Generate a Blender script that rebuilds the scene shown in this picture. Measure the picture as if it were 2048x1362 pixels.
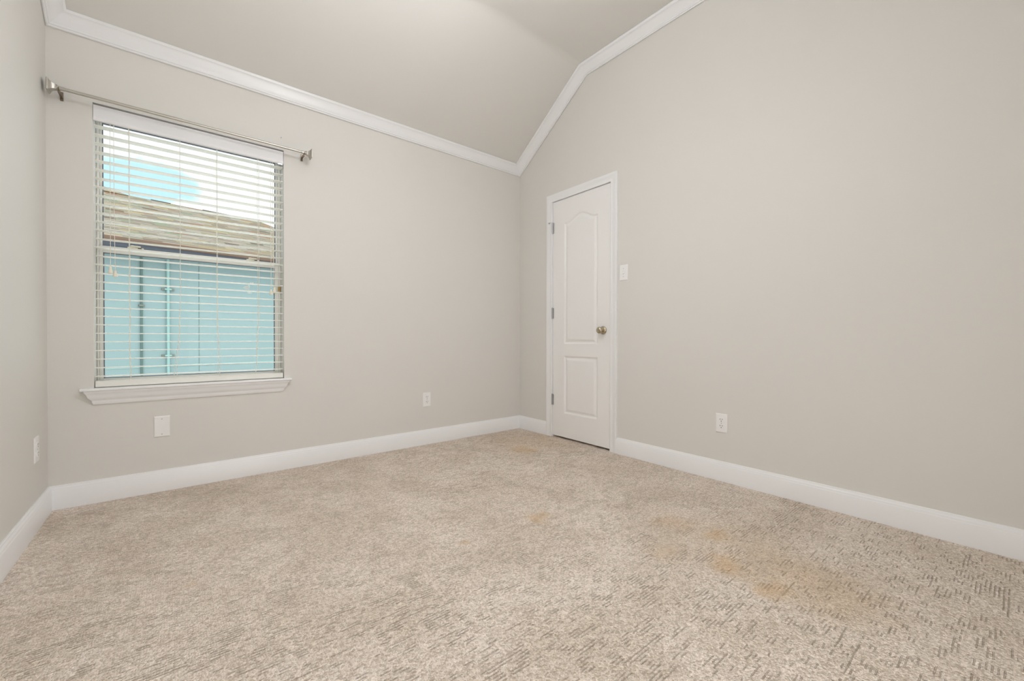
import bpy, bmesh, math, random
from mathutils import Matrix, Vector

random.seed(7)
for o in list(bpy.data.objects):
    bpy.data.objects.remove(o, do_unlink=True)
S = bpy.context.scene
COL = S.collection

# ------------------------------------------------------------------ camera
F_PX, PITCH, YAW, ROLL = 831.77, -0.0072, 0.6814, 0.0018
fw = Vector((math.sin(YAW) * math.cos(PITCH), math.cos(YAW) * math.cos(PITCH), math.sin(PITCH)))
rt = Vector((math.cos(YAW), -math.sin(YAW), 0))
up = rt.cross(fw)
r2 = rt * math.cos(ROLL) + up * math.sin(ROLL)
u2 = up * math.cos(ROLL) - rt * math.sin(ROLL)
cd = bpy.data.cameras.new('camera')
cam = bpy.data.objects.new('camera', cd)
COL.objects.link(cam)
cd.sensor_width = 36.0
cd.lens = F_PX / 2048 * 36.0
cd.clip_start = 0.02
cd.clip_end = 300
M = Matrix.Identity(4)
for i in range(3):
    M[i][0], M[i][1], M[i][2] = r2[i], u2[i], -fw[i]
M[0][3], M[1][3], M[2][3] = -2.5837, -3.0669, 0.8689
cam.matrix_world = M
S.camera = cam

# ------------------------------------------------------------------ render look
S.view_settings.view_transform = 'Standard'
S.view_settings.look = 'None'
S.view_settings.gamma = 1.0
S.view_settings.use_curve_mapping = False
S.view_settings.exposure = 0.0
S.cycles.use_denoising = True
S.cycles.max_bounces = 10
S.cycles.diffuse_bounces = 8
S.cycles.transparent_max_bounces = 16
S.cycles.caustics_reflective = False
S.cycles.caustics_refractive = False

LAMP_W = 30.5         # radiance of the frosted ceiling lamp dome
SKY = 1.3             # brightness of the white cloud
SUN_W = 1.0
HIGH_SKY = 3.0
FILL_W = 20.5

# ------------------------------------------------------------------ sky
W = bpy.data.worlds.new('sky')
S.world = W
W.use_nodes = True
nt = W.node_tree
nt.nodes.clear()
def N(t, ty, **kw):
    n = t.nodes.new(ty)
    for k, v in kw.items():
        setattr(n, k, v)
    return n
def V(n, **kw):
    for k, v in kw.items():
        n.inputs[k.replace('_', ' ')].default_value = v
    return n
tc = N(nt, 'ShaderNodeTexCoord')
nz = V(N(nt, 'ShaderNodeTexNoise'), Scale=7.0, Detail=7.0, Roughness=0.55)
nt.links.new(tc.outputs['Generated'], nz.inputs['Vector'])
# clear blue gap between clouds, low over the neighbouring roof
dp = N(nt, 'ShaderNodeVectorMath', operation='DISTANCE')
dp.inputs[1].default_value = (-0.025, 0.962, 0.262)
sc_ = N(nt, 'ShaderNodeVectorMath', operation='MULTIPLY')
sc_.inputs[1].default_value = (1.0, 1.0, 1.9)
dp.inputs[1].default_value = (-0.055, 0.962, 0.262 * 1.9)
nt.links.new(tc.outputs['Generated'], sc_.inputs[0])
nt.links.new(sc_.outputs[0], dp.inputs[0])
ma = N(nt, 'ShaderNodeMath', operation='MULTIPLY_ADD')
ma.inputs[1].default_value = 0.19
nt.links.new(nz.outputs['Fac'], ma.inputs[0])
nt.links.new(dp.outputs['Value'], ma.inputs[2])
mr = N(nt, 'ShaderNodeMapRange', interpolation_type='SMOOTHSTEP')
mr.inputs['From Min'].default_value = 0.148
mr.inputs['From Max'].default_value = 0.176
nt.links.new(ma.outputs[0], mr.inputs['Value'])
mx = N(nt, 'ShaderNodeMix', data_type='RGBA')
mx.inputs['A'].default_value = (0.70, 1.03, 1.22, 1)
mx.inputs['B'].default_value = (1.0 * SKY, 1.0 * SKY, 1.03 * SKY, 1)
nt.links.new(mr.outputs[0], mx.inputs['Factor'])
# the overcast gets brighter towards the sun, high above the roofs
hs = N(nt, 'ShaderNodeSeparateXYZ')
nt.links.new(tc.outputs['Generated'], hs.inputs[0])
hr = N(nt, 'ShaderNodeMapRange', interpolation_type='SMOOTHSTEP')
for k_, v_ in (('From Min', 0.36), ('From Max', 0.62), ('To Min', 1.0), ('To Max', HIGH_SKY)):
    hr.inputs[k_].default_value = v_
nt.links.new(hs.outputs['Z'], hr.inputs['Value'])
bg = N(nt, 'ShaderNodeBackground')
nt.links.new(hr.outputs[0], bg.inputs['Strength'])
nt.links.new(mx.outputs['Result'], bg.inputs['Color'])
wo = N(nt, 'ShaderNodeOutputWorld')
nt.links.new(bg.outputs[0], wo.inputs[0])

sd = bpy.data.lights.new('sun', 'SUN')
sd.energy = SUN_W
sd.angle = math.radians(3)
sd.color = (1.0, 0.95, 0.87)
so = bpy.data.objects.new('sun', sd)
COL.objects.link(so)
so.rotation_euler = (0, math.radians(-32), 0)
so.location = (-8, 6, 9)

# fill light added behind the camera, in a made-up doorway
dl = bpy.data.lights.new('fill_light', 'AREA')
dl.shape = 'RECTANGLE'
dl.size, dl.size_y = 0.86, 1.96
dl.energy = FILL_W
do = bpy.data.objects.new('fill_light', dl)
COL.objects.link(do)
do.location = (-2.0, -4.20, 1.0)
do.rotation_euler = (math.radians(90), 0, 0)
# portal that guides sky sampling through the window
pl_ = bpy.data.lights.new('window_portal', 'AREA')
pl_.shape = 'RECTANGLE'
pl_.size, pl_.size_y = 0.90, 1.50
pl_.cycles.is_portal = True
po = bpy.data.objects.new('window_portal', pl_)
COL.objects.link(po)
po.location = (-2.469, 0.205, 1.345)
po.rotation_euler = (math.radians(-90), 0, 0)

# ------------------------------------------------------------------ materials
MAT = {}
def new_mat(name, color=(0.8, 0.8, 0.8), rough=0.5, metal=0.0, spec=0.5):
    m = bpy.data.materials.new(name)
    m.use_nodes = True
    b = m.node_tree.nodes['Principled BSDF']
    b.inputs['Base Color'].default_value = (*color, 1)
    b.inputs['Roughness'].default_value = rough
    b.inputs['Metallic'].default_value = metal
    b.inputs['Specular IOR Level'].default_value = spec
    MAT[name] = m
    return m
def bump(m, scale, strength, dist=0.002, detail=3.0):
    t = m.node_tree
    c = N(t, 'ShaderNodeTexCoord')
    n = V(N(t, 'ShaderNodeTexNoise'), Scale=scale, Detail=detail)
    b = N(t, 'ShaderNodeBump')
    b.inputs['Strength'].default_value = strength
    b.inputs['Distance'].default_value = dist
    t.links.new(c.outputs['Object'], n.inputs['Vector'])
    t.links.new(n.outputs['Fac'], b.inputs['Height'])
    t.links.new(b.outputs[0], t.nodes['Principled BSDF'].inputs['Normal'])
    return m
def mottle(m, c1, c2, scale, detail=2.0):
    t = m.node_tree
    c = N(t, 'ShaderNodeTexCoord')
    n = V(N(t, 'ShaderNodeTexNoise'), Scale=scale, Detail=detail)
    x = N(t, 'ShaderNodeMix', data_type='RGBA')
    x.inputs['A'].default_value = (*c1, 1)
    x.inputs['B'].default_value = (*c2, 1)
    t.links.new(c.outputs['Object'], n.inputs['Vector'])
    t.links.new(n.outputs['Fac'], x.inputs['Factor'])
    t.links.new(x.outputs['Result'], t.nodes['Principled BSDF'].inputs['Base Color'])
    return m

WALL_C = (0.700, 0.686, 0.655)
bump(mottle(new_mat('wall_paint', WALL_C, 0.55, spec=0.3), tuple(c * .985 for c in WALL_C), tuple(c * 1.015 for c in WALL_C), 1.3), 150, 0.10, 0.002)
bump(mottle(new_mat('ceiling_paint', WALL_C, 0.7, spec=0.2), tuple(c * .985 for c in WALL_C), tuple(c * 1.015 for c in WALL_C), 1.1), 130, 0.10, 0.002)
bump(new_mat('trim_paint', (0.825, 0.83, 0.84), 0.32, spec=0.5), 40, 0.02, 0.002)
bump(new_mat('door_paint', (0.835, 0.83, 0.825), 0.36, spec=0.5), 60, 0.02, 0.002)
new_mat('white_plastic', (0.84, 0.84, 0.84), 0.3)
new_mat('cream_plastic', (0.80, 0.77, 0.66), 0.35)
mottle(new_mat('blind_slat', (0.84, 0.83, 0.79), 0.38), (0.88, 0.875, 0.83), (0.90, 0.89, 0.845), 6)
new_mat('valance_white', (0.84, 0.84, 0.86), 0.4)
new_mat('cord', (0.80, 0.79, 0.72), 0.8, spec=0.2)
new_mat('vinyl', (0.82, 0.81, 0.78), 0.4)
new_mat('gasket', (0.16, 0.18, 0.22), 0.6)
new_mat('dark_slot', (0.03, 0.028, 0.025), 0.7, spec=0.2)
mottle(new_mat('satin_nickel', (0.53, 0.51, 0.46), 0.33, 1.0), (0.51, 0.49, 0.44), (0.55, 0.53, 0.48), 30)
mottle(new_mat('antique_nickel', (0.50, 0.44, 0.33), 0.25, 1.0), (0.47, 0.41, 0.30), (0.53, 0.47, 0.36), 40)
mottle(new_mat('brushed_steel', (0.45, 0.45, 0.47), 0.35, 1.0), (0.42, 0.42, 0.44), (0.48, 0.48, 0.50), 50)
new_mat('shaded_nickel', (0.24, 0.19, 0.14), 0.4, 0.8)  # rod bracket nickel, its shade put into a dark brown colour
new_mat('brass_latch', (0.50, 0.34, 0.14), 0.45, 0.3)
new_mat('screw_paint', (0.55, 0.54, 0.52), 0.4)
new_mat('residue', (0.72, 0.82, 0.84), 0.8)
bump(mottle(new_mat('mint_siding', (0.42, 0.62, 0.60), 0.6, spec=0.3), (0.235, 0.325, 0.320), (0.245, 0.338, 0.355), 1.1), 60, 0.1)
new_mat('conduit_paint', (0.26, 0.42, 0.40), 0.5)
new_mat('conduit_dark', (0.09, 0.15, 0.135), 0.5)
new_mat('strap_metal', (0.20, 0.22, 0.18), 0.5, 0.6)
mottle(new_mat('fascia_brown', (0.20, 0.12, 0.075), 0.5), (0.15, 0.09, 0.065), (0.20, 0.125, 0.08), 4)
new_mat('soffit_grey', (0.10, 0.11, 0.14), 0.7)
new_mat('vent_dark', (0.10, 0.085, 0.075), 0.7)
mottle(new_mat('pale_gravel', (0.5, 0.48, 0.44), 0.9), (0.56, 0.57, 0.55), (0.66, 0.67, 0.65), 30)

def let_light_through(m, amount, color):
    # thin vinyl lets some daylight through
    t = m.node_tree
    b = t.nodes['Principled BSDF']
    o = t.nodes['Material Output']
    tl = N(t, 'ShaderNodeBsdfTranslucent')
    tl.inputs['Color'].default_value = (*color, 1)
    mi = N(t, 'ShaderNodeMixShader')
    mi.inputs[0].default_value = amount
    t.links.new(b.outputs[0], mi.inputs[1])
    t.links.new(tl.outputs[0], mi.inputs[2])
    t.links.new(mi.outputs[0], o.inputs['Surface'])
let_light_through(MAT['blind_slat'], 0.12, (0.95, 0.94, 0.88))
def glass_mat():
    m = bpy.data.materials.new('window_glass')
    m.use_nodes = True
    t = m.node_tree
    t.nodes.clear()
    tr = N(t, 'ShaderNodeBsdfTransparent')
    tr.inputs['Color'].default_value = (0.94, 0.97, 0.96, 1)
    gl = N(t, 'ShaderNodeBsdfGlossy')
    gl.inputs['Roughness'].default_value = 0.02
    fr = N(t, 'ShaderNodeFresnel')
    fr.inputs['IOR'].default_value = 1.12
    mi = N(t, 'ShaderNodeMixShader')
    ou = N(t, 'ShaderNodeOutputMaterial')
    t.links.new(fr.outputs[0], mi.inputs[0])
    t.links.new(tr.outputs[0], mi.inputs[1])
    t.links.new(gl.outputs[0], mi.inputs[2])
    t.links.new(mi.outputs[0], ou.inputs[0])
    MAT['window_glass'] = m
glass_mat()

def lamp_mat():
    m = bpy.data.materials.new('frosted_lamp')
    m.use_nodes = True
    b = m.node_tree.nodes['Principled BSDF']
    b.inputs['Base Color'].default_value = (0.9, 0.9, 0.88, 1)
    b.inputs['Emission Color'].default_value = (0.985, 1.0, 1.04, 1)
    b.inputs['Emission Strength'].default_value = LAMP_W
    MAT['frosted_lamp'] = m
lamp_mat()

def shingle_mat():
    m = new_mat('shingles', (0.4, 0.36, 0.3), 0.9, spec=0.1)
    t = m.node_tree
    c = N(t, 'ShaderNodeTexCoord')
    sep = N(t, 'ShaderNodeSeparateXYZ')
    t.links.new(c.outputs['Object'], sep.inputs[0])
    def math_(op, a, b=None):
        n = N(t, 'ShaderNodeMath', operation=op)
        for i, v in enumerate((a, b)):
            if v is None:
                continue
            if isinstance(v, (int, float)):
                n.inputs[i].default_value = v
            else:
                t.links.new(v, n.inputs[i])
        return n.outputs[0]
    row = math_('DIVIDE', sep.outputs['Y'], 0.125)
    ri = math_('FLOOR', row)
    fr_ = math_('FRACT', row)
    w1 = N(t, 'ShaderNodeTexWhiteNoise', noise_dimensions='1D')
    t.links.new(ri, w1.inputs['W'])
    xs = math_('ADD', math_('DIVIDE', sep.outputs['X'], 0.26), math_('MULTIPLY', w1.outputs['Value'], 7.0))
    xi = math_('FLOOR', xs)
    cv = N(t, 'ShaderNodeCombineXYZ')
    t.links.new(xi, cv.inputs[0])
    t.links.new(ri, cv.inputs[1])
    w2 = N(t, 'ShaderNodeTexWhiteNoise', noise_dimensions='2D')
    t.links.new(cv.outputs[0], w2.inputs['Vector'])
    cr = N(t, 'ShaderNodeValToRGB')
    cr.color_ramp.interpolation = 'CONSTANT'
    e = cr.color_ramp.elements
    cols = [(0.0, (0.183, 0.165, 0.131)), (0.22, (0.148, 0.128, 0.099)), (0.40, (0.207, 0.188, 0.157)), (0.55, (0.183, 0.154, 0.099)),
            (0.68, (0.172, 0.112, 0.073)), (0.77, (0.140, 0.154, 0.110)), (0.87, (0.218, 0.184, 0.106)), (0.95, (0.094, 0.075, 0.058))]
    e[0].position, e[0].color = cols[0][0], (*cols[0][1], 1)
    e[1].position, e[1].color = cols[1][0], (*cols[1][1], 1)
    for p_, c_ in cols[2:]:
        k = e.new(p_)
        k.color = (*c_, 1)
    t.links.new(w2.outputs['Value'], cr.inputs[0])
    edge = N(t, 'ShaderNodeMapRange')
    edge.inputs['From Min'].default_value = 0.0
    edge.inputs['From Max'].default_value = 0.30
    t.links.new(fr_, edge.inputs['Value'])
    bp = N(t, 'ShaderNodeBump')
    bp.inputs['Strength'].default_value = 1.0
    bp.inputs['Distance'].default_value = 0.02
    hh = math_('ADD', math_('MULTIPLY', edge.outputs[0], 0.6), math_('MULTIPLY', w2.outputs['Value'], 0.6))
    t.links.new(hh, bp.inputs['Height'])
    b = t.nodes['Principled BSDF']
    w3 = N(t, 'ShaderNodeTexWhiteNoise', noise_dimensions='2D')
    va = N(t, 'ShaderNodeVectorMath', operation='ADD')
    va.inputs[1].default_value = (31.7, 12.3, 0)
    t.links.new(cv.outputs[0], va.inputs[0])
    t.links.new(va.outputs[0], w3.inputs['Vector'])
    line = math_('MULTIPLY', math_('LESS_THAN', fr_, 0.22), math_('GREATER_THAN', w3.outputs['Value'], 0.35))  # cutouts and row shadow lines put into the shingle colour
    dk = N(t, 'ShaderNodeMix', data_type='RGBA')
    dk.inputs['B'].default_value = (0.07, 0.06, 0.05, 1)
    t.links.new(math_('MULTIPLY', line, 0.75), dk.inputs['Factor'])
    t.links.new(cr.outputs[0], dk.inputs['A'])
    t.links.new(dk.outputs['Result'], b.inputs['Base Color'])
    t.links.new(bp.outputs[0], b.inputs['Normal'])
shingle_mat()

def carpet_mat():
    m = new_mat('carpet', (0.55, 0.46, 0.36), 0.95, spec=0.05)
    t = m.node_tree
    L = t.links
    b = t.nodes['Principled BSDF']
    c = N(t, 'ShaderNodeTexCoord')
    sep = N(t, 'ShaderNodeSeparateXYZ')
    L.new(c.outputs['Object'], sep.inputs[0])
    def mth(op, *a):
        n = N(t, 'ShaderNodeMath', operation=op)
        for i, v in enumerate(a):
            if isinstance(v, (int, float)):
                n.inputs[i].default_value = v
            else:
                L.new(v, n.inputs[i])
        return n.outputs[0]
    def noise(scale, detail=2.0, vec=None, rough=0.5):
        n = V(N(t, 'ShaderNodeTexNoise'), Scale=scale, Detail=detail, Roughness=rough)
        L.new(vec or c.outputs['Object'], n.inputs['Vector'])
        return n.outputs['Fac']
    def rng(v, a, b_, c_=0.0, d=1.0, smooth=True):
        n = N(t, 'ShaderNodeMapRange')
        if smooth:
            n.interpolation_type = 'SMOOTHSTEP'
        for k, q in (('From Min', a), ('From Max', b_), ('To Min', c_), ('To Max', d)):
            n.inputs[k].default_value = q
        L.new(v, n.inputs['Value'])
        return n.outputs[0]
    # loop pile
    vo = V(N(t, 'ShaderNodeTexVoronoi'), Scale=165.0, Randomness=0.9)
    L.new(c.outputs['Object'], vo.inputs['Vector'])
    vcol = N(t, 'ShaderNodeSeparateXYZ')
    L.new(vo.outputs['Color'], vcol.inputs[0])
    loop = rng(vo.outputs['Distance'], 0.15, 0.75, 1.0, 0.0)
    # short ribs woven parallel to the window wall
    jit = mth('MULTIPLY', mth('SUBTRACT', noise(9.0), 0.5), 0.006)
    row = mth('DIVIDE', mth('ADD', sep.outputs['Y'], jit), 0.0105)
    ri = mth('FLOOR', row)
    fr_ = mth('FRACT', row)
    cv = N(t, 'ShaderNodeCombineXYZ')
    L.new(mth('MULTIPLY', sep.outputs['X'], 21.0), cv.inputs[0])
    L.new(mth('ADD', mth('MULTIPLY', mth('FLOOR', mth('DIVIDE', ri, 2.0)), 3.37), mth('MULTIPLY', ri, 0.30)), cv.inputs[1])
    seg = noise(1.0, 0.0, cv.outputs[0])
    patch = noise(7.0, 2.0)
    on = rng(mth('ADD', seg, mth('MULTIPLY', patch, 0.55)), 0.845, 0.90)
    gap = mth('MULTIPLY', rng(mth('ABSOLUTE', mth('SUBTRACT', fr_, 0.5)), 0.06, 0.22, 1.0, 0.0), on)
    # fine fuzzy height
    fuzz = noise(420.0, 2.0)
    h = mth('ADD', mth('MULTIPLY', loop, 0.75), mth('MULTIPLY', fuzz, 0.5))
    h = mth('SUBTRACT', h, mth('MULTIPLY', gap, 1.0))
    bp = N(t, 'ShaderNodeBump')
    bp.inputs['Strength'].default_value = 1.0
    bp.inputs['Distance'].default_value = 0.0045
    L.new(h, bp.inputs['Height'])
    L.new(bp.outputs[0], b.inputs['Normal'])
    # colour: heathered beige yarn
    def mix(f, a, b2):
        n = N(t, 'ShaderNodeMix', data_type='RGBA')
        L.new(f, n.inputs['Factor'])
        for k, q in (('A', a), ('B', b2)):
            if isinstance(q, tuple):
                n.inputs[k].default_value = (*q, 1)
            else:
                L.new(q, n.inputs[k])
        return n.outputs['Result']
    yarn = mix(rng(mth('ADD', mth('MULTIPLY', noise(260.0, 2.0), 0.6), mth('MULTIPLY', vcol.outputs[0], 0.4)), 0.25, 0.75), (0.61, 0.522, 0.432), (0.925, 0.828, 0.742))
    worn = mix(rng(noise(3.2, 4.0, rough=0.6), 0.35, 0.68), (0.93, 0.91, 0.88), (1.06, 1.06, 1.07))
    mu = N(t, 'ShaderNodeMix', data_type='RGBA', blend_type='MULTIPLY')
    mu.inputs['Factor'].default_value = 1.0
    L.new(yarn, mu.inputs['A'])
    L.new(worn, mu.inputs['B'])
    col = mu.outputs['Result']
    gcol = mix(mth('MULTIPLY', gap, 0.42), col, (0.40, 0.32, 0.235))
    col = gcol
    # spilled stains
    wob = V(N(t, 'ShaderNodeTexNoise'), Scale=11.0, Detail=3.0)
    L.new(c.outputs['Object'], wob.inputs['Vector'])
    wv = N(t, 'ShaderNodeVectorMath', operation='MULTIPLY_ADD')
    L.new(wob.outputs['Color'], wv.inputs[0])
    wv.inputs[1].default_value = (0.16, 0.16, 0)
    L.new(c.outputs['Object'], wv.inputs[2])
    for x, y, r, a in ((-0.951, -2.35, 0.105, 0.55), (-0.985, -2.53, 0.085, 0.5), (-0.743, -2.237, 0.065, 0.5), (-1.226, -1.591, 0.085, 0.5),
                       (-2.559, -1.238, 0.03, 0.3), (-0.753, -2.02, 0.14, 0.3), (-1.631, -1.579, 0.03, 0.4), (-0.485, -0.641, 0.13, 0.45),
                       (-0.85, -2.62, 0.25, 0.28), (-0.30, -0.45, 0.45, 0.22), (-0.78, -2.30, 0.35, 0.18), (-1.05, -2.15, 0.10, 0.25)):
        d = N(t, 'ShaderNodeVectorMath', operation='DISTANCE')
        L.new(wv.outputs[0], d.inputs[0])
        d.inputs[1].default_value = (x + 0.08, y + 0.08, 0)
        col = mix(rng(d.outputs['Value'], r * 0.15, r * 1.15, a, 0.0), col, (0.70, 0.48, 0.27))
    L.new(col, b.inputs['Base Color'])
carpet_mat()

# ------------------------------------------------------------------ mesh helpers
def obj(name, bm, mat, parent=None, smooth=False, bevel=0.0, seg=2):
    bmesh.ops.recalc_face_normals(bm, faces=bm.faces)
    me = bpy.data.meshes.new(name)
    bm.to_mesh(me)
    bm.free()
    me.materials.append(MAT[mat])
    o = bpy.data.objects.new(name, me)
    COL.objects.link(o)
    if parent:
        o.parent = parent
    if smooth:
        for p in me.polygons:
            p.use_smooth = True
        try:
            me.set_sharp_from_angle(angle=math.radians(38))
        except Exception:
            pass
    if bevel:
        b = o.modifiers.new('bevel', 'BEVEL')
        b.width = bevel
        b.segments = seg
        b.limit_method = 'ANGLE'
        b.angle_limit = math.radians(40)
    return o
def empty(name, loc, rz=0.0):
    o = bpy.data.objects.new(name, None)
    o.empty_display_size = 0.05
    o.location = loc
    o.rotation_euler = (0, 0, rz)
    COL.objects.link(o)
    return o
def tag(o, label, cat, group=None):
    o['label'] = label
    o['category'] = cat
    if group:
        o['group'] = group
    return o
def structure(o):
    o['kind'] = 'structure'
    return o
def BM():
    return bmesh.new()
def box(bm, a, b):
    (x0, y0, z0), (x1, y1, z1) = a, b
    v = [bm.verts.new(p) for p in ((x0, y0, z0), (x1, y0, z0), (x1, y1, z0), (x0, y1, z0), (x0, y0, z1), (x1, y0, z1), (x1, y1, z1), (x0, y1, z1))]
    for f in ((0, 3, 2, 1), (4, 5, 6, 7), (0, 1, 5, 4), (1, 2, 6, 5), (2, 3, 7, 6), (3, 0, 4, 7)):
        bm.faces.new([v[i] for i in f])
    return bm
def loft(bm, rings, cap=True, closed=True):
    vs = [[bm.verts.new(p) for p in r] for r in rings]
    n = len(rings[0])
    for a, b in zip(vs, vs[1:]):
        for i in range(n if closed else n - 1):
            j = (i + 1) % n
            bm.faces.new((a[i], a[j], b[j], b[i]))
    if cap:
        bm.faces.new(vs[0][::-1])
        bm.faces.new(vs[-1])
    return bm
def tube(bm, pts, r, n=8):
    pts = [Vector(p) for p in pts]
    rings = []
    for i, p in enumerate(pts):
        d = (pts[min(i + 1, len(pts) - 1)] - pts[max(i - 1, 0)]).normalized()
        ref = Vector((0, 0, 1)) if abs(d.z) < 0.9 else Vector((1, 0, 0))
        a = d.cross(ref).normalized()
        b = d.cross(a)
        rr = r[i] if isinstance(r, (list, tuple)) else r
        rings.append([p + (a * math.cos(2 * math.pi * k / n) + b * math.sin(2 * math.pi * k / n)) * rr for k in range(n)])
    return loft(bm, rings)
def lathe(bm, prof, o, axis, n=24):
    """prof: (distance along axis, radius)"""
    axis = Vector(axis).normalized()
    ref = Vector((0, 0, 1)) if abs(axis.z) < 0.9 else Vector((1, 0, 0))
    a = axis.cross(ref).normalized()
    b = axis.cross(a)
    o = Vector(o)
    rings = [[o + axis * d + (a * math.cos(2 * math.pi * k / n) + b * math.sin(2 * math.pi * k / n)) * max(r, 1e-4) for k in range(n)] for d, r in prof]
    return loft(bm, rings)
def square_lathe(bm, prof, o, axis):
    axis = Vector(axis).normalized()
    a, b = Vector((0, 1, 0)), Vector((0, 0, 1))
    o = Vector(o)
    rings = [[o + axis * d + a * (sa * r) + b * (sb * r) for sa, sb in ((-1, -1), (1, -1), (1, 1), (-1, 1))] for d, r in prof]
    return loft(bm, rings)
def prism(bm, poly, f0, f1):
    """poly of 2-D points mapped by f0 and f1 to the two end caps"""
    return loft(bm, [[f0(p) for p in poly], [f1(p) for p in poly]])

# ------------------------------------------------------------------ the room
RL = 3.0777           # room length along the window wall
YB = -3.95            # wall behind the camera
CZ0, SL, CF = 2.496, 0.68364, 3.052   # sloped ceiling height at the window wall, slope, flat height
YR = -(CF - CZ0) / SL                 # where slope meets flat
WX0, WX1, WZ0, WZ1 = -2.9125, -2.0255, 0.600, 2.0915   # window opening
DY0, DY1, DZ = -0.447, -1.077, 2.055  # door opening

bm = BM()
box(bm, (-RL - 0.15, YB - 0.15, -0.12), (0.15, 0.2, 0.0))
structure(obj('floor', bm, 'carpet'))

def ceil_z(y):
    return min(CF, CZ0 + SL * (-y))
bm = BM()
R = 0.14
T = R * math.tan(math.atan(SL) / 2)
prof = [(0.2, CZ0 - 0.2 * SL)]
th = math.atan(SL)
cy, cz = YR - T, CF - R
for i in range(9):
    a = th * (1 - i / 8)
    prof.append((cy + R * math.sin(a), cz + R * math.cos(a)))
prof.append((YB - 0.15, CF))
poly = prof + [(YB - 0.15, CF + 0.2), (YR, CF + 0.2), (0.2, CZ0 + 0.15)]
prism(bm, poly, lambda p: (-RL - 0.15, p[0], p[1]), lambda p: (0.15, p[0], p[1]))
structure(obj('ceiling', bm, 'ceiling_paint', smooth=True))

# window wall
bm = BM()
HI = CZ0 + 0.04
box(bm, (-RL - 0.15, 0, -0.1), (WX0, 0.2, HI))
box(bm, (WX1, 0, -0.1), (0.15, 0.2, HI))
box(bm, (WX0, 0, -0.1), (WX1, 0.2, WZ0 - 0.012))
box(bm, (WX0, 0, WZ1), (WX1, 0.2, HI))
structure(obj('wall_back', bm, 'wall_paint'))
# door wall
bm = BM()
def gable(bm, y0, y1, z0, x0, x1):
    ys = [y0] + ([YR] if y0 > YR > y1 else []) + [y1]
    poly = [(y0, z0)] + [(y, ceil_z(y) + 0.04) for y in ys] + [(y1, z0)]
    prism(bm, poly, lambda p: (x0, p[0], p[1]), lambda p: (x1, p[0], p[1]))
gable(bm, 0.0, DY0 + 0.012, -0.1, 0, 0.12)
gable(bm, DY0 + 0.012, DY1 - 0.012, DZ + 0.012, 0, 0.12)
gable(bm, DY1 - 0.012, YB - 0.15, -0.1, 0, 0.12)
box(bm, (0.075, DY1 - 0.012, -0.1), (0.12, DY0 + 0.012, DZ + 0.012))
structure(obj('wall_right', bm, 'wall_paint'))
bm = BM()
gable(bm, 0.0, YB - 0.15, -0.1, -RL - 0.12, -RL)
structure(obj('wall_left', bm, 'wall_paint'))
bm = BM()
box(bm, (-RL, YB - 0.12, -0.1), (-2.45, YB, CF + 0.04))
box(bm, (-1.55, YB - 0.12, -0.1), (0, YB, CF + 0.04))
box(bm, (-2.45, YB - 0.12, 2.04), (-1.55, YB, CF + 0.04))
box(bm, (-2.55, YB - 0.40, -0.1), (-1.45, YB - 0.36, 2.15))  # opening and the box behind it added for the fill light
box(bm, (-2.55, YB - 0.36, -0.1), (-2.45, YB - 0.12, 2.15))
box(bm, (-1.55, YB - 0.36, -0.1), (-1.45, YB - 0.12, 2.15))
box(bm, (-2.45, YB - 0.36, 2.04), (-1.55, YB - 0.12, 2.15))
box(bm, (-2.45, YB - 0.36, -0.1), (-1.55, YB - 0.12, 0.0))
structure(obj('wall_front', bm, 'wall_paint'))

# baseboards: (distance from wall, height)
BP = [(0, 0), (0.0165, 0), (0.0165, 0.094), (0.0150, 0.097), (0.0140, 0.0985), (0.0140, 0.103), (0.0115, 0.108), (0.0085, 0.112), (0.0075, 0.117), (0.005, 0.119), (0, 0.119)]
def base(name, ring0, ring1):
    b = BM()
    loft(b, [[ring0(*p) for p in BP], [ring1(*p) for p in BP]])
    return structure(obj(name, b, 'trim_paint', smooth=True))
base('baseboard_back', lambda d, h: (-RL + d, -d, h), lambda d, h: (-d, -d, h))
base('baseboard_left', lambda d, h: (-RL + d, -d, h), lambda d, h: (-RL + d, YB + d, h))
b1 = base('baseboard_right', lambda d, h: (-d, -d, h), lambda d, h: (-d, -0.383, h))
bm = BM()
loft(bm, [[(-d, -1.1395, h) for d, h in BP], [(-d, YB + d, h) for d, h in BP]])
structure(obj('baseboard_right_run', bm, 'trim_paint', smooth=True)).name = 'baseboard_right.001'
base('baseboard_front', lambda d, h: (-1.55, YB + d, h), lambda d, h: (-d, YB + d, h))

# crown moulding: (t along the face from wall to ceiling, bulge b into the room)
CP = [(0.0, 0.0), (0.0, 0.008), (0.035, 0.0115), (0.075, 0.0105), (0.09, 0.008), (0.11, 0.0105), (0.15, 0.0115), (0.19, 0.0095), (0.205, 0.006),
      (0.28, 0.0075), (0.40, 0.0065), (0.55, 0.0055), (0.70, 0.0065), (0.79, 0.009), (0.83, 0.0125), (0.86, 0.0125), (0.875, 0.0095), (0.93, 0.0100), (0.97, 0.0085), (1.0, 0.0)]
def crown_pts():
    out = []
    wy, wz = 0.026, 0.1025
    wl = math.hypot(wy, wz)
    du, dw = 0.074, 0.070
    dl = math.hypot(du, dw)
    for t, b in CP:
        uw = wy * t + b * wz / wl
        zw = CZ0 - 0.0848 + wz * t - b * wy / wl
        zw = min(zw, CZ0 + SL * uw - 0.0005)
        ud = du * t + b * dw / dl
        w = max(0.0005, dw * (1 - t) + b * du / dl)
        out.append((uw, zw, ud, w))
    # closing back edge against wall and ceiling
    return out
CPT = crown_pts()
KY = (1 / math.cos(math.atan(SL)) - 1) / SL
bm = BM()
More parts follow.
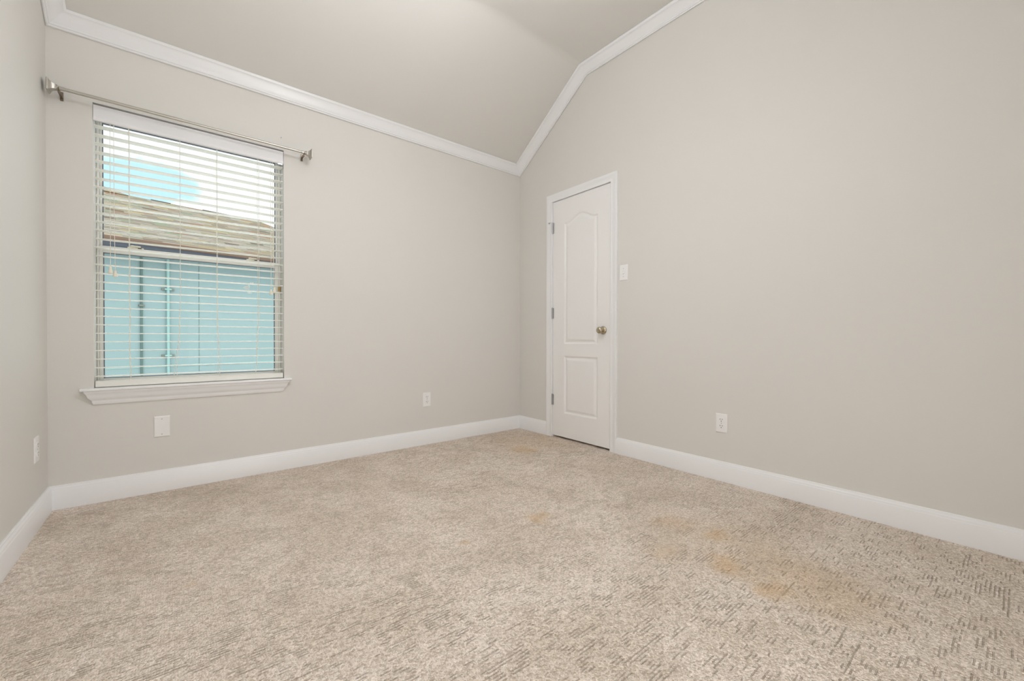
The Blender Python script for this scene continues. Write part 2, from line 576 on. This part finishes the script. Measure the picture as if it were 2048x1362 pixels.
loft(bm, [[(-RL + ud, -uw, zw) for uw, zw, ud, w in CPT], [(-ud, -uw, zw) for uw, zw, ud, w in CPT]])
structure(obj('trim_1', bm, 'trim_paint', smooth=True))
for nm, sx in (('trim_2', lambda u: -u), ('trim_3', lambda u: -RL + u)):
    bm = BM()
    loft(bm, [[(sx(ud), -uw, zw) for uw, zw, ud, w in CPT],
              [(sx(ud), YR - KY * w, CF - w) for uw, zw, ud, w in CPT],
              [(sx(ud), YB, CF - w) for uw, zw, ud, w in CPT]])
    structure(obj(nm, bm, 'trim_paint', smooth=True))

# ------------------------------------------------------------------ window
fr = BM()
def ring_frame(bm, x0, x1, z0, z1, y0, y1, l, r, b, t):
    box(bm, (x0, y0, z0), (x0 + l, y1, z1))
    box(bm, (x1 - r, y0, z0), (x1, y1, z1))
    box(bm, (x0 + l, y0, z0), (x1 - r, y1, z0 + b))
    box(bm, (x0 + l, y0, z1 - t), (x1 - r, y1, z1))
ring_frame(fr, WX0 + 0.001, WX1 - 0.001, WZ0, WZ1 - 0.001, 0.108, 0.19, 0.009, 0.011, 0.012, 0.02)
win = structure(obj('window_1', fr, 'vinyl', bevel=0.0015))
u = BM()
ring_frame(u, WX0 + 0.0105, WX1 - 0.0125, 1.334, WZ1 - 0.0215, 0.144, 0.170, 0.010, 0.012, 0.034, 0.02)
us = obj('upper_sash', u, 'vinyl', win, bevel=0.0015)
u = BM()
ring_frame(u, WX0 + 0.0105, WX1 - 0.0125, 0.6125, 1.368, 0.114, 0.142, 0.0145, 0.0215, 0.028, 0.036)
box(u, (WX0 + 0.03, 0.1105, 1.353), (WX1 - 0.035, 0.1142, 1.3605))
ls = obj('lower_sash', u, 'vinyl', win, bevel=0.0015)
for sash, x0, x1, z0, z1, y in ((us, WX0 + 0.0205, WX1 - 0.0245, 1.368, WZ1 - 0.0415, 0.155), (ls, WX0 + 0.025, WX1 - 0.034, 0.6405, 1.332, 0.126)):
    g = BM()
    box(g, (x0 + 0.003, y, z0 + 0.003), (x1 - 0.003, y + 0.003, z1 - 0.003))
    obj('glass_pane', g, 'window_glass', sash)
    g = BM()
    ring_frame(g, x0, x1, z0, z1, y - 0.004, y + 0.006, 0.004, 0.004, 0.004, 0.004)
    obj('gasket', g, 'gasket', sash)
for x in (-2.755, -2.186):
    k = BM()
    box(k, (x - 0.034, 0.118, 1.3685), (x + 0.034, 0.138, 1.376))
    lathe(k, [(0, 0.011), (0.010, 0.011), (0.012, 0.008)], (x - 0.012, 0.128, 1.3755), (0, 0, 1), 16)
    box(k, (x - 0.014, 0.104, 1.377), (x + 0.022, 0.124, 1.384))
    lk = obj('sash_lock', k, 'cream_plastic', ls, bevel=0.001)
    k = BM()
    box(k, (x + 0.010, 0.1175, 1.370), (x + 0.026, 0.1182, 1.3745))
    obj('lock_slot', k, 'dark_slot', lk)
k = BM()
box(k, (-2.0425, 0.098, 1.176), (-2.0275, 0.1085, 1.211))
box(k, (-2.0395, 0.094, 1.183), (-2.0335, 0.0985, 1.204))
obj('balance_clip', k, 'brass_latch', win, bevel=0.001)
# torn sticker residue on the lower pane
for cx_, cz_, s in ((-2.190, 1.219, 0.020), (-2.215, 1.192, 0.026), (-2.203, 1.158, 0.016)):
    k = BM()
    n = 11
    rr = [s * random.uniform(0.45, 1.0) for _ in range(n)]
    pl = [(cx_ + rr[i] * math.cos(2 * math.pi * i / n), cz_ + 0.75 * rr[i] * math.sin(2 * math.pi * i / n)) for i in range(n)]
    prism(k, pl, lambda p: (p[0], 0.1252, p[1]), lambda p: (p[0], 0.1258, p[1]))
    obj('sticker_residue', k, 'residue', ls)

# stool and apron
bm = BM()
ST = [(0.0, 0.0), (-0.029, 0.0), (-0.0335, -0.0015), (-0.0358, -0.005), (-0.036, -0.0085), (-0.0345, -0.0125), (-0.030, -0.0145), (0.0, -0.0145)]
loft(bm, [[(-2.962, y, 0.5995 + z) for y, z in ST], [(-1.986, y, 0.5995 + z) for y, z in ST]])
box(bm, (WX0, 0.0, 0.5855), (WX1, 0.11, 0.5995))
stool = structure(obj('trim_4', bm, 'trim_paint', smooth=True))
AP = [(0.0, 0.585), (0.030, 0.585), (0.030, 0.579), (0.0275, 0.574), (0.0245, 0.5685), (0.0225, 0.560), (0.0205, 0.551), (0.0165, 0.543), (0.0115, 0.5365), (0.0105, 0.533), (0.0105, 0.528), (0.0085, 0.521), (0.0065, 0.5145), (0.0, 0.5145)]
bm = BM()
def aring(xe, s):
    return [(xe - s * (max(d, 0.0065) - 0.0065) * 1.45, -d, z) for d, z in AP]
loft(bm, [aring(-2.9145, 1), aring(-2.0325, -1)])
obj('apron', bm, 'trim_paint', stool, smooth=True)

# ------------------------------------------------------------------ window blind
BX0, BX1 = WX0 + 0.004, WX1 - 0.005
blind = tag(empty('window_blind', ((BX0 + BX1) / 2, 0.03, 0.602)), 'white horizontal slatted blind hanging open in the window', 'blind')
OX, OY, OZ = blind.location
def bl(name, bm, mat, parent=None, **k):
    for v in bm.verts:
        v.co -= Vector((OX, OY, OZ))
    return obj(name, bm, mat, parent or blind, **k)
k = BM()
VP = [(0.008, 2.0805), (-0.001, 2.0805), (-0.003, 2.077), (-0.003, 2.020), (-0.0055, 2.0165), (-0.0055, 2.008), (-0.003, 2.004), (-0.001, 2.000), (0.008, 2.000)]
prism(k, VP, lambda p: (BX0 - 0.002, p[0], p[1]), lambda p: (BX1 + 0.002, p[0], p[1]))
bl('valance', k, 'valance_white', smooth=True)
k = BM()
box(k, (BX0, 0.012, 2.024), (BX1, 0.068, 2.075))
bl('headrail', k, 'valance_white', bevel=0.002)
k = BM()
box(k, (BX1 - 0.030, -0.004, 1.993), (BX1 - 0.004, 0.010, 2.0))
bl('valance_clip', k, 'brushed_steel')
PITCHZ, Z0S, NS = 0.0456, 0.6582, 30
sp = [(0.008, -0.0002), (0.020, 0.0016), (0.033, 0.0022), (0.046, 0.0016), (0.058, -0.0002)]
sprof = [(y, z + 0.0014) for y, z in sp] + [(y, z - 0.0014) for y, z in reversed(sp)]
base_slat = None
for i in range(NS):
    z = Z0S + PITCHZ * i
    if base_slat is None:
        k = BM()
        loft(k, [[(x, y, z + q) for y, q in sprof] for x in (BX0, BX1)])
        base_slat = bl('slat', k, 'blind_slat', smooth=True)
    else:
        c = base_slat.copy()
        COL.objects.link(c)
        c.parent = blind
        c.location = (0, 0, PITCHZ * i)
k = BM()
RP = [(0.006, 0.605), (0.010, 0.6025), (0.056, 0.6025), (0.060, 0.605), (0.060, 0.630), (0.056, 0.634), (0.012, 0.634), (0.007, 0.630)]
prism(k, RP, lambda p: (BX0, p[0], p[1]), lambda p: (BX1, p[0], p[1]))
bl('bottom_rail', k, 'blind_slat', smooth=True)
# ladder strings, slack near the bottom
lad = ((-2.775, 0.002), (-2.557, -0.030), (-2.382, 0.012), (-2.166, -0.020))
for x, sl in lad:
    k = BM()
    for yy in (0.0055, 0.0605):
        pts = []
        for i in range(41):
            z = 2.02 - (2.02 - 0.634) * i / 40
            q = max(0.0, (1.15 - z) / 0.5)
            dx = sl * q * q * (1 if yy < 0.03 else 0.55) + 0.002 * math.sin(z * 21 + x * 9) * min(1, q + 0.25)
            pts.append((x + dx, yy, z))
        tube(k, pts, 0.0013, 6)
    for i in range(NS):
        z = Z0S + PITCHZ * i - 0.0022
        q = max(0.0, (1.15 - z) / 0.5)
        dx = sl * q * q + 0.002 * math.sin(z * 21 + x * 9) * min(1, q + 0.25)
        tube(k, [(x + dx, 0.0055, z), (x + dx * 0.55, 0.0605, z)], 0.0005, 4)
    bl('ladder_cord', k, 'cord', smooth=True)
for x, zt, lean in ((-2.847, 1.240, 0.0), (-2.833, 1.224, 0.004), (-2.101, 1.177, 0.0), (-2.091, 1.190, 0.008)):
    k = BM()
    tube(k, [(x, 0.002, 2.0), (x, -0.0075, 1.9), (x + lean * .3, -0.0085, 1.5), (x + lean, -0.0085, zt)], 0.0013, 6)
    lc = bl('pull_cord', k, 'cord', smooth=True)
    k = BM()
    lathe(k, [(0, 0.0034), (0.002, 0.0052), (0.015, 0.0062), (0.018, 0.0082), (0.031, 0.0097), (0.035, 0.0097), (0.036, 0.0075)], (x + lean, -0.0115, zt), (lean * 4, 0, -1), 18)
    bl('tassel', k, 'cream_plastic', lc, smooth=True)

# ------------------------------------------------------------------ curtain rod
rod = tag(empty('curtain_rod', (-2.467, 0.0, 2.086)), 'thin satin nickel curtain rod with flared square ends above the window', 'curtain rod')
OX, OY, OZ = rod.location
def rp(name, bm, mat, parent=None, **k):
    for v in bm.verts:
        v.co -= Vector((OX, OY, OZ))
    return obj(name, bm, mat, parent or rod, **k)
RY = -0.072
def rz(x):
    return 2.089 + (x + 3.03) / 1.12 * -0.007
k = BM()
tube(k, [(-3.020, RY, rz(-3.02)), (-2.545, RY, rz(-2.545))], 0.0080, 20)
rp('rod_tube', k, 'satin_nickel', smooth=True)
k = BM()
tube(k, [(-2.56, RY, rz(-2.56)), (-1.915, RY, rz(-1.915))], 0.0066, 20)
rp('rod_tube', k, 'satin_nickel', smooth=True)
for x, sx in ((-3.021, -1), (-1.914, 1)):
    k = BM()
    lathe(k, [(-0.020, 0.0092), (0.000, 0.0098), (0.003, 0.0098)], (x, RY, rz(x)), (sx, 0, 0), 20)
    lathe(k, [(0.003, 0.0130), (0.006, 0.0145), (0.009, 0.0130)], (x, RY, rz(x)), (sx, 0, 0), 20)
    square_lathe(k, [(0.009, 0.0115), (0.012, 0.0120), (0.018, 0.0135), (0.024, 0.0165), (0.029, 0.0210), (0.033, 0.0265), (0.0355, 0.0290), (0.0385, 0.0290), (0.040, 0.0270)], (x, RY, rz(x)), (sx, 0, 0))
    rp('finial', k, 'satin_nickel', smooth=True, bevel=0.0008)
for x in (-3.022, -1.918):
    k = BM()
    z = rz(x)
    box(k, (x - 0.006, -0.004, z - 0.032), (x + 0.006, 0.0, z + 0.012))
    box(k, (x - 0.005, RY + 0.002, z - 0.017), (x + 0.005, -0.003, z - 0.010))
    cup = [(x, RY + 0.012 * math.cos(a), z + 0.012 * math.sin(a)) for a in [math.radians(-180 + 12 * j) for j in range(16)]]
    tube(k, cup, 0.0024, 6)
    box(k, (x - 0.004, RY - 0.003, z - 0.022), (x + 0.004, RY + 0.008, z - 0.010))
    rp('bracket', k, 'shaded_nickel', smooth=False, bevel=0.0006)

# ------------------------------------------------------------------ door
casing = BM()
# profile across the casing: (distance from opening edge outwards, projection)
KP = [(0, 0), (0, 0.009), (0.004, 0.0115), (0.012, 0.0115), (0.016, 0.0095), (0.024, 0.0105), (0.040, 0.0125), (0.046, 0.0155), (0.058, 0.0165), (0.0635, 0.0150), (0.0640, 0.0)]
def cring(y, z, sy, sz):
    return [(-p, y + sy * d, z + sz * d) for d, p in KP]
loft(casing, [cring(DY0, 0, 1, 0), cring(DY0, DZ, 1, 1), cring(DY1, DZ, -1, 1), cring(DY1, 0, -1, 0)])
# jamb lining and stop
box(casing, (0.0, DY0, 0.0), (0.075, DY0 + 0.012, DZ))
box(casing, (0.0, DY1 - 0.012, 0.0), (0.075, DY1, DZ))
box(casing, (0.0, DY1 - 0.012, DZ), (0.075, DY0 + 0.012, DZ + 0.012))
box(casing, (0.046, DY0 - 0.012, 0.0), (0.075, DY0, DZ))
box(casing, (0.046, DY1, 0.0), (0.075, DY1 + 0.012, DZ))
box(casing, (0.046, DY1 + 0.012, DZ - 0.012), (0.075, DY0 - 0.012, DZ))
structure(obj('trim_5', casing, 'trim_paint', smooth=True))

# slab with two moulded panels, arched top panel
SY0, SY1, SZ0, SZ1 = DY0 - 0.003, DY1 + 0.003, 0.016, DZ - 0.004
yc = (SY0 + SY1) / 2 - 0.004
hw = 0.181
def sm(a, b, x):
    t = min(1, max(0, (x - a) / (b - a)))
    return t * t * (3 - 2 * t)
def groove(d):
    if d <= 0:
        return 0.0
    return -0.0085 * sm(0, 0.011, d) + 0.0075 * sm(0.016, 0.040, d)
def arch(y):
    t = min(1, abs(y - yc) / hw)
    return 1.846 + 0.056 * (0.5 + 0.5 * math.cos(math.pi * min(1, t * 1.08)))
def panel_h(y, z):
    if abs(y - yc) >= hw:
        return 0.0
    e = hw - abs(y - yc)
    zt = arch(y)
    t = min(1, abs(y - yc) / hw)
    slope = 0.056 * 0.5 * math.pi * 1.08 / hw * math.sin(math.pi * min(1, t * 1.08))
    d1 = min(e, z - 0.817, (zt - z) / math.hypot(1, slope))
    d2 = min(e, z - 0.222, 0.712 - z)
    return groove(max(d1, d2))
bm = BM()
ny, nz = 154, 508
fx = 0.003
grid = []
for i in range(ny + 1):
    y = SY0 + (SY1 - SY0) * i / ny
    col = []
    for j in range(nz + 1):
        z = SZ0 + (SZ1 - SZ0) * j / nz
        col.append(bm.verts.new((fx - panel_h(y, z), y, z)))
    grid.append(col)
for i in range(ny):
    for j in range(nz):
        bm.faces.new((grid[i][j], grid[i + 1][j], grid[i + 1][j + 1], grid[i][j + 1]))
bx = 0.040
bv = [bm.verts.new((bx, y, z)) for y, z in ((SY0, SZ0), (SY1, SZ0), (SY1, SZ1), (SY0, SZ1))]
bm.faces.new(bv)
edges = ([grid[i][0] for i in range(ny + 1)], bv[0], bv[1]), ([grid[ny][j] for j in range(nz + 1)], bv[1], bv[2]), ([grid[i][nz] for i in range(ny, -1, -1)], bv[2], bv[3]), ([grid[0][j] for j in range(nz, -1, -1)], bv[3], bv[0])
for lst, p, q in edges:
    bm.faces.new(lst + [q, p])
door = structure(obj('door_1', bm, 'door_paint', smooth=True))
# knob
kx = fx
ky, kz = -1.003, 0.926
k = BM()
lathe(k, [(0, 0.0325), (0.003, 0.0325), (0.006, 0.031), (0.009, 0.027), (0.012, 0.018), (0.014, 0.014)], (kx, ky, kz), (-1, 0, 0), 32)
rose = obj('knob_rose', k, 'antique_nickel', door, smooth=True)
k = BM()
lathe(k, [(0.012, 0.0115), (0.022, 0.0105), (0.028, 0.0125), (0.033, 0.0190), (0.039, 0.0240), (0.046, 0.0262), (0.053, 0.0255), (0.059, 0.0215), (0.063, 0.0140), (0.0645, 0.006), (0.0648, 0.0)], (kx, ky, kz), (-1, 0, 0), 32)
obj('door_knob', k, 'antique_nickel', door, smooth=True)
# hinges
for n_, zc in enumerate((1.828, 1.082, 0.327)):
    k = BM()
    hy, hx = DY0 - 0.0015, -0.0055
    lathe(k, [(-0.047, 0.0035), (-0.046, 0.0062), (-0.0155, 0.0062), (-0.015, 0.0057), (-0.0145, 0.0062), (0.0145, 0.0062), (0.015, 0.0057), (0.0155, 0.0062), (0.046, 0.0062), (0.047, 0.0035), (0.050, 0.0035)], (hx, hy, zc), (0, 0, 1), 16)
    box(k, (-0.003, hy - 0.012, zc - 0.045), (fx - 0.0005, hy + 0.0005, zc + 0.045))
    h = obj('hinge', k, 'brushed_steel', door, smooth=True)
    if n_ == 0:
        k = BM()
        tube(k, [(hx, hy, zc + 0.049), (hx - 0.006, hy + 0.010, zc + 0.049), (-0.026, DY0 + 0.026, zc + 0.047)], 0.0022, 10)
        lathe(k, [(0, 0.0045), (0.006, 0.0055), (0.010, 0.005)], (-0.024, DY0 + 0.025, zc + 0.047), (0.85, 0.5, 0), 14)
        st = obj('hinge_pin_stop', k, 'brushed_steel', h, smooth=True)

# ------------------------------------------------------------------ wall plates
def plate_root(name, loc, rzv):
    return empty(name, loc, rzv)
# local frame: face looks along local -y, x to the right, z up
def plate_mesh(w, h):
    b = BM()
    t = 0.0055
    rings = []
    for y, ins in ((0, 0), (-0.002, 0), (-0.004, 0.0012), (-t, 0.0045)):
        rings.append([(-w / 2 + ins, y, -h / 2 + ins), (w / 2 - ins, y, -h / 2 + ins), (w / 2 - ins, y, h / 2 - ins), (-w / 2 + ins, y, h / 2 - ins)])
    return loft(b, rings)
def make_screw(root, x, z, name='screw', y=-0.0055):
    b = BM()
    lathe(b, [(0, 0.0033), (0.0006, 0.0033), (0.0011, 0.002)], (x, y, z), (0, -1, 0), 14)
    s = obj(name, b, 'screw_paint', root, smooth=True)
    return s
def make_outlet(loc, rzv):
    r = plate_root('wall_outlet', loc, rzv)
    obj('cover_plate', plate_mesh(0.070, 0.1145), 'white_plastic', r, smooth=False)
    for zc in (0.0195, -0.0195):
        b = BM()
        n = 28
        pl = []
        for i in range(n):
            a = 2 * math.pi * i / n
            x, z = 0.0172 * math.cos(a), 0.0172 * math.sin(a)
            pl.append((x, max(-0.0138, min(0.0138, z))))
        loft(b, [[(x, -0.0053, zc + z) for x, z in pl], [(x, -0.0072, zc + z) for x, z in pl], [(x * .95, -0.0076, zc + z * .95) for x, z in pl]])
        rc = obj('receptacle', b, 'white_plastic', r, smooth=False)
        for x, hgt in ((-0.0064, 0.0085), (0.0064, 0.0070)):
            b = BM()
            box(b, (x - 0.0013, -0.0078, zc + 0.0045 - hgt / 2), (x + 0.0013, -0.0070, zc + 0.0045 + hgt / 2))
            obj('slot', b, 'dark_slot', rc)
        b = BM()
        lathe(b, [(0, 0.0026), (0.0006, 0.0026)], (0, -0.0073, zc - 0.0068), (0, -1, 0), 14)
        obj('ground_hole', b, 'dark_slot', rc)
    make_screw(r, 0, 0)
    return r
def copy_tree(o, parent=None):
    c = o.copy()
    COL.objects.link(c)
    if parent:
        c.parent = parent
    for ch in list(o.children):
        copy_tree(ch, c)
    return c
G = 'white duplex wall outlets'
o1 = tag(make_outlet((-0.9905, 0, 0.363), 0), 'white duplex outlet on the window wall to the right of the window', 'outlet', G)
o2 = copy_tree(o1)
o2.location = (0, -1.9085, 0.3505)
o2.rotation_euler = (0, 0, math.radians(-90))
tag(o2, 'white duplex outlet on the right wall past the door', 'outlet', G)
o3 = copy_tree(o1)
o3.location = (-RL, -0.228, 0.354)
o3.rotation_euler = (0, 0, math.radians(90))
tag(o3, 'white duplex outlet on the left side wall seen nearly edge on', 'outlet', G)

bp_ = tag(plate_root('blank_wall_plate', (-2.641, 0, 0.364), 0), 'plain white blank cover plate on the wall below the window', 'wall plate')
obj('cover_plate', plate_mesh(0.070, 0.116), 'white_plastic', bp_)
make_screw(bp_, 0, 0.0425)
make_screw(bp_, 0, -0.0425)

sw = tag(plate_root('light_switch', (0, -1.1945, 1.350), math.radians(-90)), 'white toggle light switch beside the door', 'light switch')
obj('cover_plate', plate_mesh(0.070, 0.1145), 'white_plastic', sw)
b = BM()
box(b, (-0.0052, -0.0062, -0.012), (0.0052, -0.005, 0.012))
box(b, (-0.0035, -0.0160, -0.010), (0.0035, -0.0055, -0.003))
obj('toggle', b, 'white_plastic', sw, bevel=0.0008)
b = BM()
box(b, (-0.0062, -0.0058, -0.0135), (-0.0052, -0.0054, 0.0135))
box(b, (0.0052, -0.0058, -0.0135), (0.0062, -0.0054, 0.0135))
obj('toggle_slot', b, 'screw_paint', sw)
make_screw(sw, 0, 0.030)
make_screw(sw, 0, -0.030)

nail = BM()
lathe(nail, [(0, 0.0012), (0.010, 0.0012), (0.0102, 0.0035), (0.0120, 0.0035), (0.0126, 0.002)], (0, 0, 0), (0, -1, 0), 12)
nl = obj('wall_nail', nail, 'brushed_steel', smooth=True)
nl.location = (-2.041, 0, 2.168)
tag(nl, 'tiny nail in the wall above the right end of the curtain rod', 'nail')

# ceiling lamp of the room, above the camera's view
cl = tag(empty('ceiling_light', (-1.75, -1.75, CF)), 'round frosted ceiling light at the middle of the flat ceiling', 'ceiling light')
b = BM()
lathe(b, [(0, 0.10), (0.02, 0.10), (0.03, 0.05), (0.05, 0.015), (0.50, 0.015)], (0, 0, 0), (0, 0, -1), 32)
obj('canopy', b, 'satin_nickel', cl, smooth=True)
b = BM()
lathe(b, [(0.48, 0.05), (0.49, 0.14), (0.515, 0.205), (0.55, 0.235), (0.59, 0.215), (0.62, 0.15), (0.632, 0.06), (0.635, 0.0)], (0, 0, 0), (0, 0, -1), 32)
obj('lamp_shade', b, 'frosted_lamp', cl, smooth=True)

# ------------------------------------------------------------------ outside
bm = BM()
box(bm, (-40, 0.4, -0.45), (40, 60, -0.30))
structure(obj('ground', bm, 'pale_gravel'))
nh = tag(empty('neighbor_house', (-2.2, 6.54, -0.30), math.radians(12)), 'neighbouring house with mint wall and shingled roof seen through the window', 'house')
def hz(z):
    return z + 0.30
# local: x along eave, y away from us
b = BM()
box(b, (-9, 0.35, 0), (3.85, 0.55, hz(2.45)))
hw_ = obj('house_wall', b, 'mint_siding', nh)
for x0, x1 in ((0.049, 0.055),):
    b = BM()
    box(b, (x0, 0.346, 0.02), (x1, 0.352, hz(2.44)))
    obj('siding_seam', b, 'conduit_dark', hw_)
b = BM()
box(b, (-9, 0.343, hz(0.325)), (3.85, 0.351, hz(0.36)))
obj('siding_band', b, 'conduit_paint', hw_)
# roof slab
PIT = 0.45
ry1 = 3.62
rl = math.hypot(1, PIT)
def roof_piece(name, x_lo0, x_lo1, x_hi0, x_hi1, d0, d1, lift=0.0):
    b_ = BM()
    t0 = 0.10
    lo = [(x_lo0, d0), (x_lo1, d0), (x_hi1, d1), (x_hi0, d1)]
    top = [(x, y * rl, 0.0) for x, y in lo]
    bot = [(x, y * rl, -t0) for x, y in lo]
    loft(b_, [bot, top])
    o = obj(name, b_, 'shingles', nh)
    o.location = (0, 0, hz(2.505) + lift)
    o.rotation_euler = (math.atan(PIT), 0, 0)
    return o
roof_piece('roof', -9, 4.2, -9, 2.27, -0.02, ry1)
roof_piece('upper_roof', -9, -0.46, -9, -1.35, 3.50, 4.75, 0.02)
# far slope of the main roof, so that it has a back
b = BM()
zr = hz(2.5 + PIT * ry1)
loft(b, [[(-9, ry1, zr - 0.1), (2.27, ry1, zr - 0.1), (4.2, 2 * ry1, hz(2.4)), (-9, 2 * ry1, hz(2.4))], [(-9, ry1, zr), (2.27, ry1, zr), (4.2, 2 * ry1, hz(2.5)), (-9, 2 * ry1, hz(2.5))]])
obj('roof', b, 'shingles', nh)
for x0, x1 in ((-0.07, 0.30), (0.95, 2.10)):
    b = BM()
    box(b, (x0, ry1 - 0.05, zr - 0.02), (x1, ry1 + 0.12, zr + 0.006))
    obj('ridge_vent', b, 'vent_dark', nh)
b = BM()
GP = [(-0.11, 2.505), (-0.115, 2.497), (-0.105, 2.470), (-0.075, 2.432), (0.0, 2.432), (0.0, 2.505), (-0.008, 2.505), (-0.008, 2.440), (-0.070, 2.440), (-0.098, 2.474), (-0.105, 2.505)]
prism(b, GP, lambda p: (-9, p[0] + 0.02, hz(p[1])), lambda p: (4.2, p[0] + 0.02, hz(p[1])))
obj('gutter', b, 'fascia_brown', nh)
b = BM()
box(b, (-9, 0.01, hz(2.375)), (4.2, 0.03, hz(2.50)))
obj('fascia', b, 'soffit_grey', nh)
b = BM()
box(b, (-9, 0.03, hz(2.375)), (4.2, 0.36, hz(2.39)))
obj('soffit', b, 'soffit_grey', nh)
for x, r, mt in ((-0.783, 0.016, 'conduit_dark'), (-0.417, 0.024, 'conduit_paint')):
    b = BM()
    tube(b, [(x, 0.335 - r * .4, 0.05), (x, 0.335 - r * .4, hz(2.36))], r, 14)
    pipe = obj('conduit_pipe', b, mt, nh, smooth=True)
    for zs in ((1.734, 0.529) if r > 0.02 else (1.42,)):
        for s in (-1, 1):
            b = BM()
            box(b, (x + s * (r + 0.045) - 0.022, 0.325, hz(zs) - 0.018), (x + s * (r + 0.045) + 0.022, 0.350, hz(zs) + 0.018))
            if r > 0.02:
                obj('pipe_strap', b, 'strap_metal', pipe)
            else:
                b.free()
        b = BM()
        box(b, (x - r - 0.026, 0.300, hz(zs) - 0.014), (x + r + 0.026, 0.350, hz(zs) + 0.014))
        obj('pipe_clamp', b, 'strap_metal' if r < 0.02 else 'conduit_paint', pipe, bevel=0.004)
